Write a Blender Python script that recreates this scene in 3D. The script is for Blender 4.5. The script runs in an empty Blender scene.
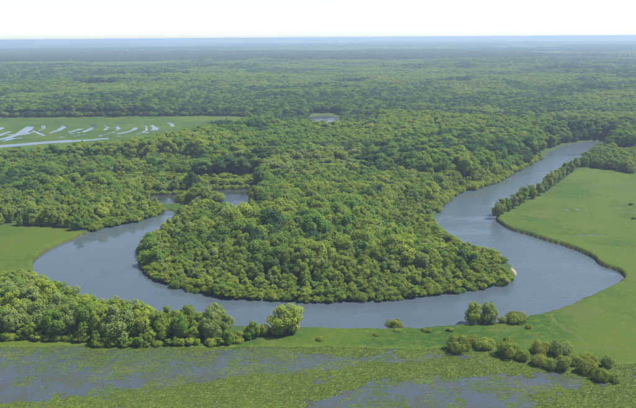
import bpy, math, random
import numpy as np
from mathutils import Matrix, Vector

# ------------------------------------------------------------------ camera
H_CAM = 100.0
IW, IH = 636.0, 408.0
HFOV = math.radians(50.0)
FPX = IW / 2 / math.tan(HFOV / 2)
PITCH = math.atan(166.3 / FPX)
ROLL = math.radians(0.42)
F = np.array([0, math.cos(PITCH), -math.sin(PITCH)])
R0 = np.array([1.0, 0, 0]); U0 = np.cross(R0, F)
RV = R0 * math.cos(ROLL) - U0 * math.sin(ROLL)
UV = U0 * math.cos(ROLL) + R0 * math.sin(ROLL)

scene = bpy.context.scene
cam_d = bpy.data.cameras.new('camera')
cam = bpy.data.objects.new('camera', cam_d)
scene.collection.objects.link(cam)
cam.matrix_world = Matrix(((RV[0], UV[0], -F[0], 0), (RV[1], UV[1], -F[1], 0),
                           (RV[2], UV[2], -F[2], H_CAM), (0, 0, 0, 1)))
cam_d.sensor_fit = 'HORIZONTAL'
cam_d.angle = HFOV
cam_d.clip_start = 1.0
cam_d.clip_end = 200000.0
scene.camera = cam

# ------------------------------------------------------------------ sky, sun, exposure
SUN_EL = math.radians(56)
SUN_AZ = math.radians(82)          # clockwise from straight ahead (+Y) towards the right (+X)
world = bpy.data.worlds.new('World'); scene.world = world; world.use_nodes = True
wn = world.node_tree; wn.nodes.clear()
sky = wn.nodes.new('ShaderNodeTexSky'); sky.sky_type = 'NISHITA'
sky.sun_disc = False
sky.sun_elevation = SUN_EL
sky.sun_rotation = SUN_AZ
sky.altitude = 100
sky.air_density = 0.75; sky.dust_density = 0.5; sky.ozone_density = 3.0
bg = wn.nodes.new('ShaderNodeBackground'); bg.inputs['Strength'].default_value = 0.088
wo = wn.nodes.new('ShaderNodeOutputWorld')
hsv = wn.nodes.new('ShaderNodeHueSaturation'); hsv.inputs['Saturation'].default_value = 0.75      # milky, hazy sky
wn.links.new(sky.outputs[0], hsv.inputs['Color']); wn.links.new(hsv.outputs[0], bg.inputs[0]); wn.links.new(bg.outputs[0], wo.inputs[0])

sun_d = bpy.data.lights.new('sun', 'SUN'); sun_d.energy = 5.0; sun_d.angle = math.radians(0.6)
sun_d.color = (1.0, 0.95, 0.86)
sun = bpy.data.objects.new('sun', sun_d); scene.collection.objects.link(sun)
sd = Vector((math.sin(SUN_AZ) * math.cos(SUN_EL), math.cos(SUN_AZ) * math.cos(SUN_EL), math.sin(SUN_EL)))
sun.rotation_euler = sd.to_track_quat('Z', 'Y').to_euler()
sun.location = (300, 0, 400)

vs = scene.view_settings
vs.view_transform = 'Standard'; vs.look = 'None'; vs.exposure = 1.33; vs.gamma = 1.0
vs.use_curve_mapping = False
cy = scene.cycles
cy.max_bounces = 5; cy.diffuse_bounces = 2; cy.glossy_bounces = 2; cy.transmission_bounces = 3
cy.volume_bounces = 0; cy.transparent_max_bounces = 4
cy.use_denoising = True
cy.caustics_reflective = False; cy.caustics_refractive = False

# ------------------------------------------------------------------ helpers
rng = np.random.default_rng(7)
COL = scene.collection

def gp(u, v, z=0.0):
    """a point of the photograph on the ground, as world x, y"""
    d = F * FPX + RV * (u - IW / 2) - UV * (v - IH / 2)
    t = (z - H_CAM) / d[2]
    return np.array([d[0] * t, d[1] * t])

def poly(pts): return np.array([gp(*p) for p in pts])

def to_px(x, y, z=0.0):
    rel = np.stack([x, y, np.broadcast_to(np.asarray(z, float) - H_CAM, np.shape(x))], -1)
    dz = rel @ F
    return IW / 2 + FPX * (rel @ RV) / dz, IH / 2 - FPX * (rel @ UV) / dz

def inside(P, x, y):
    r = np.zeros(np.shape(x), bool)
    n = len(P)
    for i in range(n):
        x1, y1 = P[i]; x2, y2 = P[(i + 1) % n]
        if y1 == y2: continue
        c = ((y1 > y) != (y2 > y)) & (x < (x2 - x1) * (y - y1) / (y2 - y1) + x1)
        r ^= c
    return r

def seg_dist(P, x, y, closed=True):
    best = np.full(np.shape(x), 1e18); idx = np.zeros(np.shape(x), int)
    n = len(P)
    for i in range(n if closed else n - 1):
        x1, y1 = P[i]; x2, y2 = P[(i + 1) % n]
        dx, dy = x2 - x1, y2 - y1
        t = np.clip(((x - x1) * dx + (y - y1) * dy) / (dx * dx + dy * dy + 1e-12), 0, 1)
        d = (x - x1 - t * dx) ** 2 + (y - y1 - t * dy) ** 2
        m = d < best
        best = np.where(m, d, best); idx = np.where(m, i, idx)
    return np.sqrt(best), idx

def sdf(P, x, y):
    d, i = seg_dist(P, x, y)
    return np.where(inside(P, x, y), -d, d), i

def smooth(P, n=3):
    """Chaikin corner cutting for natural bank lines"""
    for _ in range(n):
        Q = np.roll(P, -1, 0)
        P = np.stack([0.75 * P + 0.25 * Q, 0.25 * P + 0.75 * Q], 1).reshape(-1, 2)
    return P

def hash2(ix, iy, s):
    h = (ix.astype(np.int64) * 374761393 + iy.astype(np.int64) * 668265263 + s * 982451653) & 0x7fffffff
    h = ((h ^ (h >> 13)) * 1274126177) & 0x7fffffff
    return ((h ^ (h >> 16)) & 0xffff) / 65535.0

def vnoise(x, y, scale, s=0):
    x = x / scale; y = y / scale
    ix = np.floor(x); iy = np.floor(y); fx = x - ix; fy = y - iy
    fx = fx * fx * (3 - 2 * fx); fy = fy * fy * (3 - 2 * fy)
    a = hash2(ix, iy, s); b = hash2(ix + 1, iy, s); c = hash2(ix, iy + 1, s); d = hash2(ix + 1, iy + 1, s)
    return (a * (1 - fx) + b * fx) * (1 - fy) + (c * (1 - fx) + d * fx) * fy

def fbm(x, y, scale, s=0, o=3):
    r = 0; a = 1; t = 0
    for k in range(o):
        r = r + a * vnoise(x, y, scale / 2 ** k, s + k * 17); t += a; a *= 0.5
    return r / t

def sstep(a, b, x):
    t = np.clip((x - a) / (b - a), 0, 1); return t * t * (3 - 2 * t)

def mesh_np(name, verts, faces, mats=(), smooth_shade=False, mat_idx=None):
    """faces: (n,k) array or list of lists"""
    me = bpy.data.meshes.new(name)
    verts = np.asarray(verts, np.float32)
    if isinstance(faces, np.ndarray):
        n, k = faces.shape
        me.vertices.add(len(verts)); me.vertices.foreach_set('co', verts.ravel())
        me.loops.add(n * k); me.loops.foreach_set('vertex_index', faces.astype(np.int32).ravel())
        me.polygons.add(n); me.polygons.foreach_set('loop_start', np.arange(0, n * k, k, dtype=np.int32))
        me.polygons.foreach_set('loop_total', np.full(n, k, np.int32))
        me.update(calc_edges=True)
    else:
        me.from_pydata([tuple(v) for v in verts], [], faces)
    for m in mats: me.materials.append(m)
    if mat_idx is not None: me.polygons.foreach_set('material_index', np.asarray(mat_idx, np.int32))
    me.polygons.foreach_set('use_smooth', np.full(len(me.polygons), smooth_shade))
    me.update()
    return me

def link(name, data, parent=None, **props):
    o = bpy.data.objects.new(name, data); COL.objects.link(o)
    if parent is not None: o.parent = parent
    for k, v in props.items(): o[k] = v
    return o

# ------------------------------------------------------------------ materials
class NT:
    def __init__(s, name):
        s.m = bpy.data.materials.new(name); s.m.use_nodes = True
        s.t = s.m.node_tree; s.t.nodes.clear()
        s.out = s.t.nodes.new('ShaderNodeOutputMaterial')
    def n(s, kind, **kw):
        x = s.t.nodes.new('ShaderNode' + kind)
        for k, v in kw.items(): setattr(x, k, v)
        return x
    def l(s, a, b): s.t.links.new(a, b)
    def val(s, v, inp):
        if hasattr(v, 'is_linked') or hasattr(v, 'links'): s.l(v, inp)
        else: inp.default_value = v
    def math(s, op, a, b=0.0, clamp=False):
        x = s.n('Math', operation=op); x.use_clamp = clamp
        s.val(a, x.inputs[0]); s.val(b, x.inputs[1]); return x.outputs[0]
    def mix(s, f, a, b, mode='MIX'):
        x = s.n('MixRGB', blend_type=mode)
        s.val(f, x.inputs[0])
        for v, i in ((a, 1), (b, 2)):
            if isinstance(v, tuple): x.inputs[i].default_value = (*v, 1)
            else: s.l(v, x.inputs[i])
        return x.outputs[0]
    def noise(s, vec, scale, detail=3.0, rough=0.55):
        x = s.n('TexNoise'); s.l(vec, x.inputs['Vector'])
        x.inputs['Scale'].default_value = scale; x.inputs['Detail'].default_value = detail
        x.inputs['Roughness'].default_value = rough; return x.outputs[0]
    def ramp(s, f, a, b):
        x = s.n('MapRange'); x.clamp = True; x.interpolation_type = 'SMOOTHSTEP'
        s.val(f, x.inputs[0]); x.inputs[1].default_value = a; x.inputs[2].default_value = b
        return x.outputs[0]

def foliage(name, a, b, trans=0.38, stand=0.10):
    """leaf material: a..b by individual, slow change from stand to stand, fine change from spray to spray"""
    t = NT(name)
    oi = t.n('ObjectInfo'); geo = t.n('NewGeometry')
    base = t.mix(oi.outputs['Random'], a, b)
    sn = t.noise(oi.outputs['Location'], 0.006, 3)
    base = t.mix(t.math('MULTIPLY', t.ramp(sn, 0.46, 0.60), stand * 1.6), base, (0.048, 0.110, 0.035))
    sn2 = t.noise(oi.outputs['Location'], 0.0135, 2)
    base = t.mix(t.math('MULTIPLY', t.ramp(sn2, 0.52, 0.62), stand * 1.5), base, (0.190, 0.250, 0.040))
    pn = t.noise(geo.outputs['Position'], 0.55, 3)
    base = t.mix(t.ramp(pn, 0.40, 0.72), base, t.mix(1.0, base, (1.28, 1.24, 1.12), 'MULTIPLY'))
    pi_ = geo.outputs['Random Per Island']
    base = t.mix(t.math('MULTIPLY', pi_, 0.4), base, t.mix(1.0, base, (0.7, 0.74, 0.74), 'MULTIPLY'))
    d = t.n('BsdfDiffuse'); t.l(base, d.inputs[0]); d.inputs[1].default_value = 0.6
    tr = t.n('BsdfTranslucent'); t.l(t.mix(1.0, base, (1.25, 1.25, 0.7), 'MULTIPLY'), tr.inputs[0])
    mx = t.n('MixShader'); mx.inputs[0].default_value = trans
    t.l(d.outputs[0], mx.inputs[1]); t.l(tr.outputs[0], mx.inputs[2])
    gl = t.n('BsdfGlossy'); gl.inputs[0].default_value = (0.9, 0.95, 1, 1); gl.inputs[1].default_value = 0.5
    m2 = t.n('MixShader'); m2.inputs[0].default_value = 0.008
    t.l(mx.outputs[0], m2.inputs[1]); t.l(gl.outputs[0], m2.inputs[2])
    t.l(m2.outputs[0], t.out.inputs[0])
    return t.m

TINT = {
    'yellow-green': foliage('foliage_yellow_green', (0.205, 0.272, 0.024), (0.245, 0.300, 0.034)),
    'olive':        foliage('foliage_olive',        (0.142, 0.214, 0.016), (0.188, 0.250, 0.022)),
    'mid-green':    foliage('foliage_mid_green',    (0.104, 0.196, 0.018), (0.136, 0.222, 0.024)),
    'dark green':   foliage('foliage_dark_green',   (0.032, 0.080, 0.022), (0.048, 0.100, 0.028)),
    'grey-green':   foliage('foliage_grey_green',   (0.165, 0.228, 0.056), (0.195, 0.256, 0.066)),
}
TN = list(TINT)
TINT['bush olive'] = foliage('foliage_bush', (0.160, 0.205, 0.018), (0.200, 0.235, 0.024), 0.3)

def bark():
    t = NT('bark'); geo = t.n('NewGeometry')
    n = t.noise(geo.outputs['Position'], 3.0, 4)
    c = t.mix(n, (0.07, 0.055, 0.042), (0.19, 0.17, 0.145))
    b = t.n('BsdfPrincipled'); t.l(c, b.inputs['Base Color']); b.inputs['Roughness'].default_value = 0.9
    t.l(b.outputs[0], t.out.inputs[0]); return t.m
BARK = bark()

def ground_mat():
    t = NT('ground'); geo = t.n('NewGeometry'); P = geo.outputs['Position']
    za = t.n('Attribute', attribute_name='zone'); zb = t.n('Attribute', attribute_name='zone2')
    sa = t.n('SeparateColor'); t.l(za.outputs['Color'], sa.inputs[0])
    sb = t.n('SeparateColor'); t.l(zb.outputs['Color'], sb.inputs[0])
    n1 = t.noise(P, 0.035, 4, 0.6); n2 = t.noise(P, 0.35, 4, 0.65); n3 = t.noise(P, 1.7, 3, 0.7)
    # meadow
    g = t.mix(t.ramp(n1, 0.35, 0.65), (0.018, 0.052, 0.002), (0.032, 0.069, 0.003))
    g = t.mix(t.math('MULTIPLY', t.ramp(n2, 0.46, 0.62), 0.8), g, (0.056, 0.082, 0.006))
    g = t.mix(t.math('MULTIPLY', t.ramp(n3, 0.44, 0.64), 0.65), g, (0.011, 0.030, 0.003))
    n4 = t.noise(P, 0.011, 4, 0.6); n5 = t.noise(P, 4.5, 2, 0.8)
    g = t.mix(t.math('MULTIPLY', t.ramp(n4, 0.44, 0.60), 0.6), g, (0.058, 0.086, 0.006))
    g = t.mix(t.math('MULTIPLY', t.ramp(n5, 0.42, 0.60), 0.5), g, t.mix(1.0, g, (0.45, 0.5, 0.4), 'MULTIPLY'))
    # forest floor
    f = t.mix(n2, (0.016, 0.034, 0.008), (0.036, 0.064, 0.014))
    c = t.mix(sa.outputs[0], g, f)
    # marsh mat
    m = t.mix(t.ramp(n2, 0.38, 0.62), (0.046, 0.082, 0.010), (0.070, 0.108, 0.016))
    m = t.mix(t.math('MULTIPLY', t.ramp(n3, 0.48, 0.66), 0.6), m, (0.022, 0.036, 0.012))
    c = t.mix(sa.outputs[1], c, m)
    # soil of the cut banks, by height under the turf edge
    soil = t.mix(n3, (0.026, 0.019, 0.012), (0.042, 0.031, 0.019))
    c = t.mix(sa.outputs[2], c, soil)
    # dry grass / sand / track
    dry = t.mix(n3, (0.040, 0.058, 0.011), (0.062, 0.072, 0.021))
    c = t.mix(sb.outputs[0], c, dry)
    sand = t.mix(n3, (0.15, 0.12, 0.075), (0.22, 0.18, 0.12))
    c = t.mix(sb.outputs[1], c, sand)
    b = t.n('BsdfPrincipled'); t.l(c, b.inputs['Base Color']); b.inputs['Roughness'].default_value = 0.95
    b.inputs['Specular IOR Level'].default_value = 0.15
    bp = t.n('Bump'); bp.inputs['Strength'].default_value = 0.6; bp.inputs['Distance'].default_value = 0.5
    t.l(t.noise(P, 0.9, 5, 0.7), bp.inputs['Height']); t.l(bp.outputs[0], b.inputs['Normal'])
    t.l(b.outputs[0], t.out.inputs[0]); return t.m

def water_mat(name, base, rough=0.06, ripple=0.5, murk=None):
    t = NT(name); geo = t.n('NewGeometry'); P = geo.outputs['Position']
    mp = t.n('Mapping'); t.l(P, mp.inputs[0]); mp.inputs['Scale'].default_value = (0.8, 1.5, 1)
    mp.inputs['Rotation'].default_value = (0, 0, 0.5)
    b = t.n('BsdfPrincipled')
    if murk:
        c = t.mix(t.ramp(t.noise(P, 0.12, 4, 0.65), 0.42, 0.66), base, murk)
        t.l(c, b.inputs['Base Color'])
    else: b.inputs['Base Color'].default_value = (*base, 1)
    b.inputs['IOR'].default_value = 1.333
    mw = t.n('Mapping'); t.l(P, mw.inputs[0]); mw.inputs['Scale'].default_value = (0.6, 1.6, 1); mw.inputs['Rotation'].default_value = (0, 0, -0.35)
    sx = t.n('SeparateXYZ'); t.l(P, sx.inputs[0])            # the open reach on the right lies in the wind, the left bend in the lee
    wind = t.ramp(t.math('ADD', t.noise(mw.outputs[0], 0.028, 5, 0.62), t.math('MULTIPLY', sx.outputs[0], 0.0007)), 0.40, 0.62)
    r = t.math('ADD', t.math('MULTIPLY', wind, 0.20), rough); t.l(r, b.inputs['Roughness'])
    h = t.math('ADD', t.noise(mp.outputs[0], 1.3, 4, 0.65), t.math('MULTIPLY', t.noise(mp.outputs[0], 0.35, 3), 2.2))
    bp = t.n('Bump'); bp.inputs['Distance'].default_value = 0.16
    t.l(t.math('MULTIPLY', t.math('ADD', wind, 0.06), ripple), bp.inputs['Strength'])
    t.l(h, bp.inputs['Height']); t.l(bp.outputs[0], b.inputs['Normal'])
    t.l(b.outputs[0], t.out.inputs[0]); return t.m

# ------------------------------------------------------------------ the lie of the land
RIV_PX = [  # u, v, bank width in metres
    (610,139,5),(575,142,5),(560,146,5),(548,152,5),(540,158,5),(531,164,5),(516,171,5),(498,181,4),(480,187,4),(465,190,4),
    (452,197,4),(445,204,4),(438,211,4),(433,219,4),(437,229,3),(447,236,3),(461,243,3),(480,249,3),(498,256,3),(511,263,4),
    (519,270,6),(514,278,4),(505,282,3),(487,286,3),(450,292,3),(413,296,3),(377,299,3),(340,300,3),(300,300,3),(259,298,3),
    (226,295,3),(196,290,3),(170,283,3),(152,275,3),(142,264,3),(139,250,3),(147,240,3),(158,228,3),(168,220,3),(174,213,4),
    (171,209,5),(163,209,5),(156,214,4),(138,220,3),(120,223,3),(104,226,2.5),(85,233,1.6),(69,239.5,1.1),(52,246,1.1),(38,255,1.5),
    (31,263,1.1),(34,271,3),(42,280,4),(60,293,5),(95,308,5),(130,317,5),(180,322,5),(240,324,6),(302,325,7),(340,324.5,8),
    (385,325,8),(430,324,8),(462,322,8),(495,320,8),(524,315,8),(540,311.5,8),(569,302.5,6),(582,296,5),(602,287,4),(615,282,2),
    (625,276,1.1),(620,269.5,1.1),(606,266,1.1),(599,262,1.1),(593,255.5,1.1),(572,247,1.1),(552,241,1.1),(529,234,1.1),(509,228,1.1),(497,221,2),
    (496,215,3),(510,206,4),(530,196,4),(545,188,4),(560,178,4),(575,167,4),(584,158,4),(589,151,4),(610,146,4)]
RIV0 = np.array([gp(u, v) for u, v, w in RIV_PX])
RIV = smooth(RIV0, 2)
RIVW = np.repeat(np.array([w for u, v, w in RIV_PX], float), 4)
OXB = smooth(poly([(146,193),(168,192),(190,191.5),(204,188),(230,186.5),(258,186.5),(258,197),(246,201),(243,213),(230,220),(221,212),(216,200),(206,195.5),(196,196),(188,200.5),(168,203),(148,202)]), 2)
POND = smooth(poly([(312,115.5),(324,114.5),(336,116),(338,120),(330,122.5),(318,122),(311,119)]), 2)
LEFTM = poly([(-80,222.5),(0,225),(30,226),(48,226.5),(69,229),(84,233),(88,236),(60,246),(33,262),(35,272),(22,277),(-80,280)])
THICK_FRONT = [(305,328),(300,331),(283,333.5),(265,339),(241,343),(215,345),(180,345),(150,346),(112,347),(97,346),(89,342),(39,340),(0,340),(-90,341)]
FORE = poly(THICK_FRONT + [(-260,700),(1000,700),(1000,190),(700,177),(636,173),(600,169),(584,167),(576,170),(558,184),(540,196),(503,213),(497,222),(520,232),(560,245),(600,262),(622,278),(600,289),(560,305),(520,317),(440,325),(340,325.5)])
UPM = poly([(-120,118.5),(0,117.5),(100,117),(160,116.2),(215,116),(248,117),(256,122),(252,131),(228,136),(206,136),(192,140),(176,146),(150,151),(110,154),(60,156),(0,157),(-120,159)])
REED = poly([(309,115),(314,113.4),(334,113),(341,115),(343,121),(338,132),(312,132),(308,121)])
SPIT = poly([(154,203),(168,203.5),(186,202),(192,203),(188,207),(178,209),(172,211),(162,208),(156,207)])
STRIP = poly([(88,185.5),(120,184.8),(160,184),(200,184.5),(200,187),(160,188),(120,188.5),(90,188)])
CLEAR = [SPIT, STRIP]
STREAKS = [  # flooded swales in the upper meadow: pixel polyline, half width in metres
    ([(-60,149),(0,146),(29,143.6),(49,142),(66,141)], 7.5), ([(66,141),(84,140.2),(104,138.4)], 4.5),
    ([(-6,140.5),(6,138),(14,135.5),(22,132.4)], 7), ([(22,132.4),(27,129),(30,126.6)], 10), ([(33,130.5),(40,133.5),(44,135)], 3.5),
    ([(-2,135.5),(10,131.2)], 4), ([(3,141),(14,138),(20,137.6)], 4), ([(10,134.5),(24,134.3),(31,132)], 4), ([(-4,130),(2,127.5)], 6),
    ([(50,132.6),(59,130),(62,127.8)], 4.5), ([(62,128),(65,126),(61,125)], 4.5), ([(69,132),(76,130),(81,128.6)], 4.5), ([(70,133.5),(80,132.2)], 2.5),
    ([(84,131.5),(91,128.5),(94,127)], 5), ([(94,127),(93,125),(89,124.2)], 4), ([(38,136),(46,135)], 2.5),
    ([(116,122.8),(122,123.2)], 3.5), ([(126,124.6),(129,124.8)], 2.5), ([(118,133.7),(128,131.5),(134,129.6),(135.5,127.5)], 3.8),
    ([(143,133),(148,132)], 3), ([(152,130),(155,128),(152,125.2)], 4.2), ([(156,130),(158,127.5)], 3), ([(168,122.2),(172,124),(173,126)], 2.6),
    ([(166,131.5),(172,130.5)], 2.2), ([(112,136.5),(122,135.6)], 2.0), ([(183,122),(190,122.6)], 2.2),
    ([(100,135.5),(112,132.5),(119,128.5),(117,125.5)], 1.8), ([(136,134.5),(146,130.5),(147,126.5),(142,123.8)], 1.8), ([(56,137.5),(72,136.2),(86,134)], 1.8), ([(38,131),(44,128),(43,125)], 2.0), ([(104,130),(108,127),(105,124)], 1.8), ([(196,125),(204,126)], 2)]
STREAKS = [(np.array([gp(*p) for p in pl]), w * (0.85 if k < 2 else 0.42)) for k, (pl, w) in enumerate(STREAKS)]
PUDDLES = [([(553,235.4),(575,235.2),(603,234.6)], 0.9), ([(566,209),(590,208.5)], 0.5)]
PUDDLES = [(np.array([gp(*p) for p in pl]), w) for pl, w in PUDDLES]
TRACK = [np.array([gp(*p) for p in pl]) for pl in (
    [(552,313),(551,317),(556,323),(566,329),(577,335),(586,343),(589,349)],
    [(572,346.5),(600,347),(636,350),(700,352)])]
# foreground pools (open water among floating plants)
POOL_A = smooth(poly([(-80,350),(0,350),(40,347),(85,347),(110,352),(160,353),(215,352),(262,347),(290,354),(318,356),(356,359),(350,364),(320,367),(285,371),(250,375),(215,378),(170,384),(120,390),(70,396),(20,402),(-80,408)]), 2)
POOL_B = smooth(poly([(312,408),(330,398),(352,391),(386,382),(420,378),(452,377),(490,379),(530,378),(550,376),(556,381),(540,388),(516,394),(536,400),(520,406),(450,412),(380,418),(300,420)]), 2)
POOL_C = smooth(poly([(356,357.5),(385,357),(412,358),(440,355.5),(430,360),(400,361.5),(370,361)]), 2)
POOL_D = smooth(poly([(530,372),(560,375),(585,384),(580,392),(560,386),(540,380)]), 2)

Z_RIV, Z_MARSH, Z_MEAD = -0.9, -0.12, -0.30
FAR_CLEAR = []
_r = random.Random(5)
for k in range(46):
    d = 1500 * math.exp(_r.random() * 2.3); a = math.radians(_r.uniform(-32, 32))
    FAR_CLEAR.append((math.sin(a) * d, math.cos(a) * d, d * _r.uniform(0.02, 0.085), d * d * 1e-5 * _r.uniform(0.6, 1.6) + 30))
for (u, v, hw, hh) in [(75,44.5,26,0.8),(180,45.3,22,0.7),(130,54,14,0.5),(470,50.8,14,0.6),(560,46.5,26,0.6),(330,61,16,0.5),(595,54,18,0.5),(220,68,12,0.6)]:
    c = gp(u, v); e = gp(u + hw, v); t = gp(u, v - hh)
    FAR_CLEAR.append((c[0], c[1], abs(e[0] - c[0]), abs(t[1] - c[1])))

def far_clear(x, y):
    r = np.zeros(np.shape(x), bool)
    for cx, cy_, a, b in FAR_CLEAR:
        r |= ((x - cx) / a) ** 2 + ((y - cy_) / b) ** 2 < 1
    return r

def forest_mask(x, y):
    """True where wood grows"""
    jx = x + 5 * (vnoise(x, y, 14, 3) - .5); jy = y + 5 * (vnoise(x, y, 14, 9) - .5)
    m = ~(inside(RIV, x, y) | inside(OXB, x, y) | inside(POND, x, y))
    for P in (LEFTM, FORE): m &= ~inside(P, x, y)
    for P in [UPM, REED] + CLEAR: m &= ~inside(P, jx, jy)
    m &= ~far_clear(jx, jy)
    return m

def marsh_mask(x, y):
    """0..1 : wet foreground"""
    edge = gp(318, 349)[1]
    u, v = to_px(x, y)
    lim = 346 + 18 * sstep(430, 640, u) + 7 * (fbm(x, y, 12, 31) - .5)
    return sstep(lim - 4, lim + 5, v) * (v > 320)

# ---- ground sheet: a fan of cells that grow with distance
ds = [95.0]
while ds[-1] < 1500: ds.append(ds[-1] * 1.0058)
while ds[-1] < 47000: ds.append(ds[-1] * 1.022)
ds = np.array(ds); an = np.radians(np.linspace(-40, 40, 600))
D, A = np.meshgrid(ds, an, indexing='ij')
GX = (D * np.sin(A)).ravel(); GY = (D * np.cos(A)).ravel()

def height(x, y):
    n = len(x); z = 0.35 * (fbm(x, y, 26, 1) - .5)
    near = np.hypot(x, y) < 1600
    xs, ys = x[near], y[near]
    zz = z[near]
    s, i = sdf(RIV, xs, ys)
    w = RIVW[i % len(RIVW)]
    sn = s + (0.5 + 0.25 * w) * (fbm(xs, ys, 5, 4) - .5) * 1.4 + np.where(w < 2.8, 2.6, 1.2) * (fbm(xs, ys, 13, 14) - .5)
    cut = np.clip((3 - w) / 1.5, 0, 1)                     # steep cut banks stand higher
    top = zz + cut * 0.75 * sstep(-1, 1, s) * sstep(40, 8, s)
    t = sstep(0, 1, np.clip((sn + 0.5 * w) / w, 0, 1))
    zr = -2.6 + (top + 2.6) * t
    zz = np.where(s < w + 6, zr, top)
    for P, dep in ((OXB, 2.2), (POND, 2.2)):
        so, _ = sdf(P, xs, ys)
        so = so + 2.0 * (fbm(xs, ys, 6, 6) - .5)
        zz = np.minimum(zz, np.where(so < 5, -dep + (dep + zz) * sstep(-3, 3, so), zz))
    for pl, wd in STREAKS:
        dd, _ = seg_dist(pl, xs, ys, False)
        dd = dd + 2.6 * (fbm(xs, ys, 11, 11) - .5)
        zz = np.minimum(zz, np.where(dd < wd * 2, -1.1 + 1.1 * sstep(wd * 0.35, wd * 1.7, dd) + zz * sstep(wd, wd * 2, dd), zz))
    for pl, wd in PUDDLES:
        dd, _ = seg_dist(pl, xs, ys, False)
        dd = dd + 1.8 * (fbm(xs, ys, 4, 12) - .5)
        zz = np.minimum(zz, np.where(dd < wd * 2.5, -0.75 + 0.75 * sstep(wd * 0.3, wd * 2.2, dd) + zz * sstep(wd, wd * 2.5, dd), zz))
    # marsh: low ground riding about the water level
    mm = marsh_mask(xs, ys)
    pool = np.zeros(len(xs))
    for P, soft in ((POOL_A, 5), (POOL_B, 4), (POOL_C, 3), (POOL_D, 2.5)):
        sp, _ = sdf(P, xs, ys)
        pool = np.maximum(pool, sstep(soft, -soft, sp + 7 * (fbm(xs, ys, 9, 21) - .5)))
    zm = -0.02 + 0.30 * (fbm(xs, ys, 6, 22) - .5) + 0.26 * (fbm(xs, ys, 1.8, 23, 2) - .5) - 0.42 * pool
    zz = np.where(mm > 0, zz * (1 - mm) + zm * mm, zz)
    z[near] = zz
    return z

GZ = height(GX, GY)
nr, nc = len(ds), len(an)
ii = np.arange(nr * nc).reshape(nr, nc)
GF = np.stack([ii[:-1, :-1], ii[:-1, 1:], ii[1:, 1:], ii[1:, :-1]], -1).reshape(-1, 4)[:, ::-1]
gm = mesh_np('ground', np.stack([GX, GY, GZ], -1), GF, [ground_mat()], True)
fm = forest_mask(GX, GY).astype(float)
fm = np.where((GY < 20), 0, fm)
mk = marsh_mask(GX, GY)
sriv, iriv = sdf(RIV, GX, GY)
steep = RIVW[iriv % len(RIVW)] < 2.8
soil = np.where((sriv < 2.0) & steep, sstep(0.30, -0.05, GZ), 0.0)
soil = np.maximum(soil, np.where((sriv < 8) & ~steep, sstep(-0.72, -0.9, GZ), 0))
soil = np.maximum(soil, sstep(-0.85, -1.1, GZ) * (sriv > 8))
dry = 0.4 * sstep(0.60, 0.74, fbm(GX, GY, 16, 51)) * (1 - fm) * (1 - mk)
for pl in TRACK:
    dd, _ = seg_dist(pl, GX, GY, False)
    dry = np.maximum(dry, 0.7 * sstep(0.9, 0.3, dd + 1.0 * (fbm(GX, GY, 3, 8) - .5)))
dry = np.maximum(dry, 0.65 * inside(REED, GX, GY)); dry = np.maximum(dry, 0.35 * far_clear(GX, GY))
tip = gp(517.5, 271)
sand = sstep(3.6, 1.8, np.hypot((GX - tip[0]) * 1.2, (GY - tip[1]) * 0.55) + 2 * (fbm(GX, GY, 3, 2) - .5))
one = np.ones_like(fm)
for nm, chans in (('zone', (fm, mk, soil)), ('zone2', (dry, sand, one * 0))):
    at = gm.color_attributes.new(nm, 'FLOAT_COLOR', 'POINT')
    at.data.foreach_set('color', np.stack([*chans, one], -1).astype(np.float32).ravel())
link('ground', gm, kind='structure')

# ---- water sheets
def sheet(name, x0, x1, y0, y1, z, mat):
    me = mesh_np(name, [(x0, y0, z), (x1, y0, z), (x1, y1, z), (x0, y1, z)], [[0, 1, 2, 3]], [mat])
    link(name, me, kind='structure')
Y_SPLIT = gp(318, 334)[1]; Y_MEAD = gp(318, 155)[1]
Y_BACK = gp(318, 213)[1]
sheet('river', -330, 420, Y_SPLIT - 14, Y_BACK, Z_RIV, water_mat('river_water', (0.040, 0.056, 0.069), 0.03, 0.65))
sheet('river_upper_reach', 0, 420, Y_BACK + .01, gp(318, 128)[1], Z_RIV, bpy.data.materials['river_water'])
sheet('backwater', -330, -0.01, Y_BACK + .01, Y_MEAD - 20, Z_RIV, water_mat('backwater', (0.020, 0.028, 0.028), 0.02, 0.12))
sheet('marsh_water', -160, 170, 96, gp(318, 345)[1], Z_MARSH, water_mat('marsh_water', (0.032, 0.044, 0.054), 0.04, 0.25, (0.034, 0.038, 0.028)))
sheet('meadow_floodwater', -560, -100, Y_MEAD, gp(318, 115)[1], Z_MEAD, water_mat('flood_water', (0.04, 0.05, 0.055), 0.05, 0.2))
pc = POND.mean(0)
sheet('forest_pond', pc[0] - 40, pc[0] + 40, pc[1] - 80, pc[1] + 90, Z_RIV, bpy.data.materials['flood_water'])
for k, (pl, wd) in enumerate(PUDDLES):
    mn, mx = pl.min(0), pl.max(0)
    sheet('meadow_puddle', mn[0] - 3, mx[0] + 3, mn[1] - 3, mx[1] + 3, -0.32, bpy.data.materials['flood_water'])

# ------------------------------------------------------------------ tree builders
def leaves(P, N, size, r):
    """diamond leaf sprays at P facing N"""
    n = len(P)
    N = N / (np.linalg.norm(N, axis=1, keepdims=True) + 1e-9)
    T = np.cross(N, r.normal(size=(n, 3))); T /= np.linalg.norm(T, axis=1, keepdims=True) + 1e-9
    B = np.cross(N, T)
    s = size * r.uniform(0.6, 1.35, (n, 1)); q = s * r.uniform(0.45, 0.8, (n, 1))
    fold = N * s * r.uniform(-0.25, 0.25, (n, 1))
    V = np.stack([P + T * s, P + B * q + fold, P - T * s, P - B * q + fold], 1).reshape(-1, 3)
    return V, np.arange(n * 4).reshape(n, 4)

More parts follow.
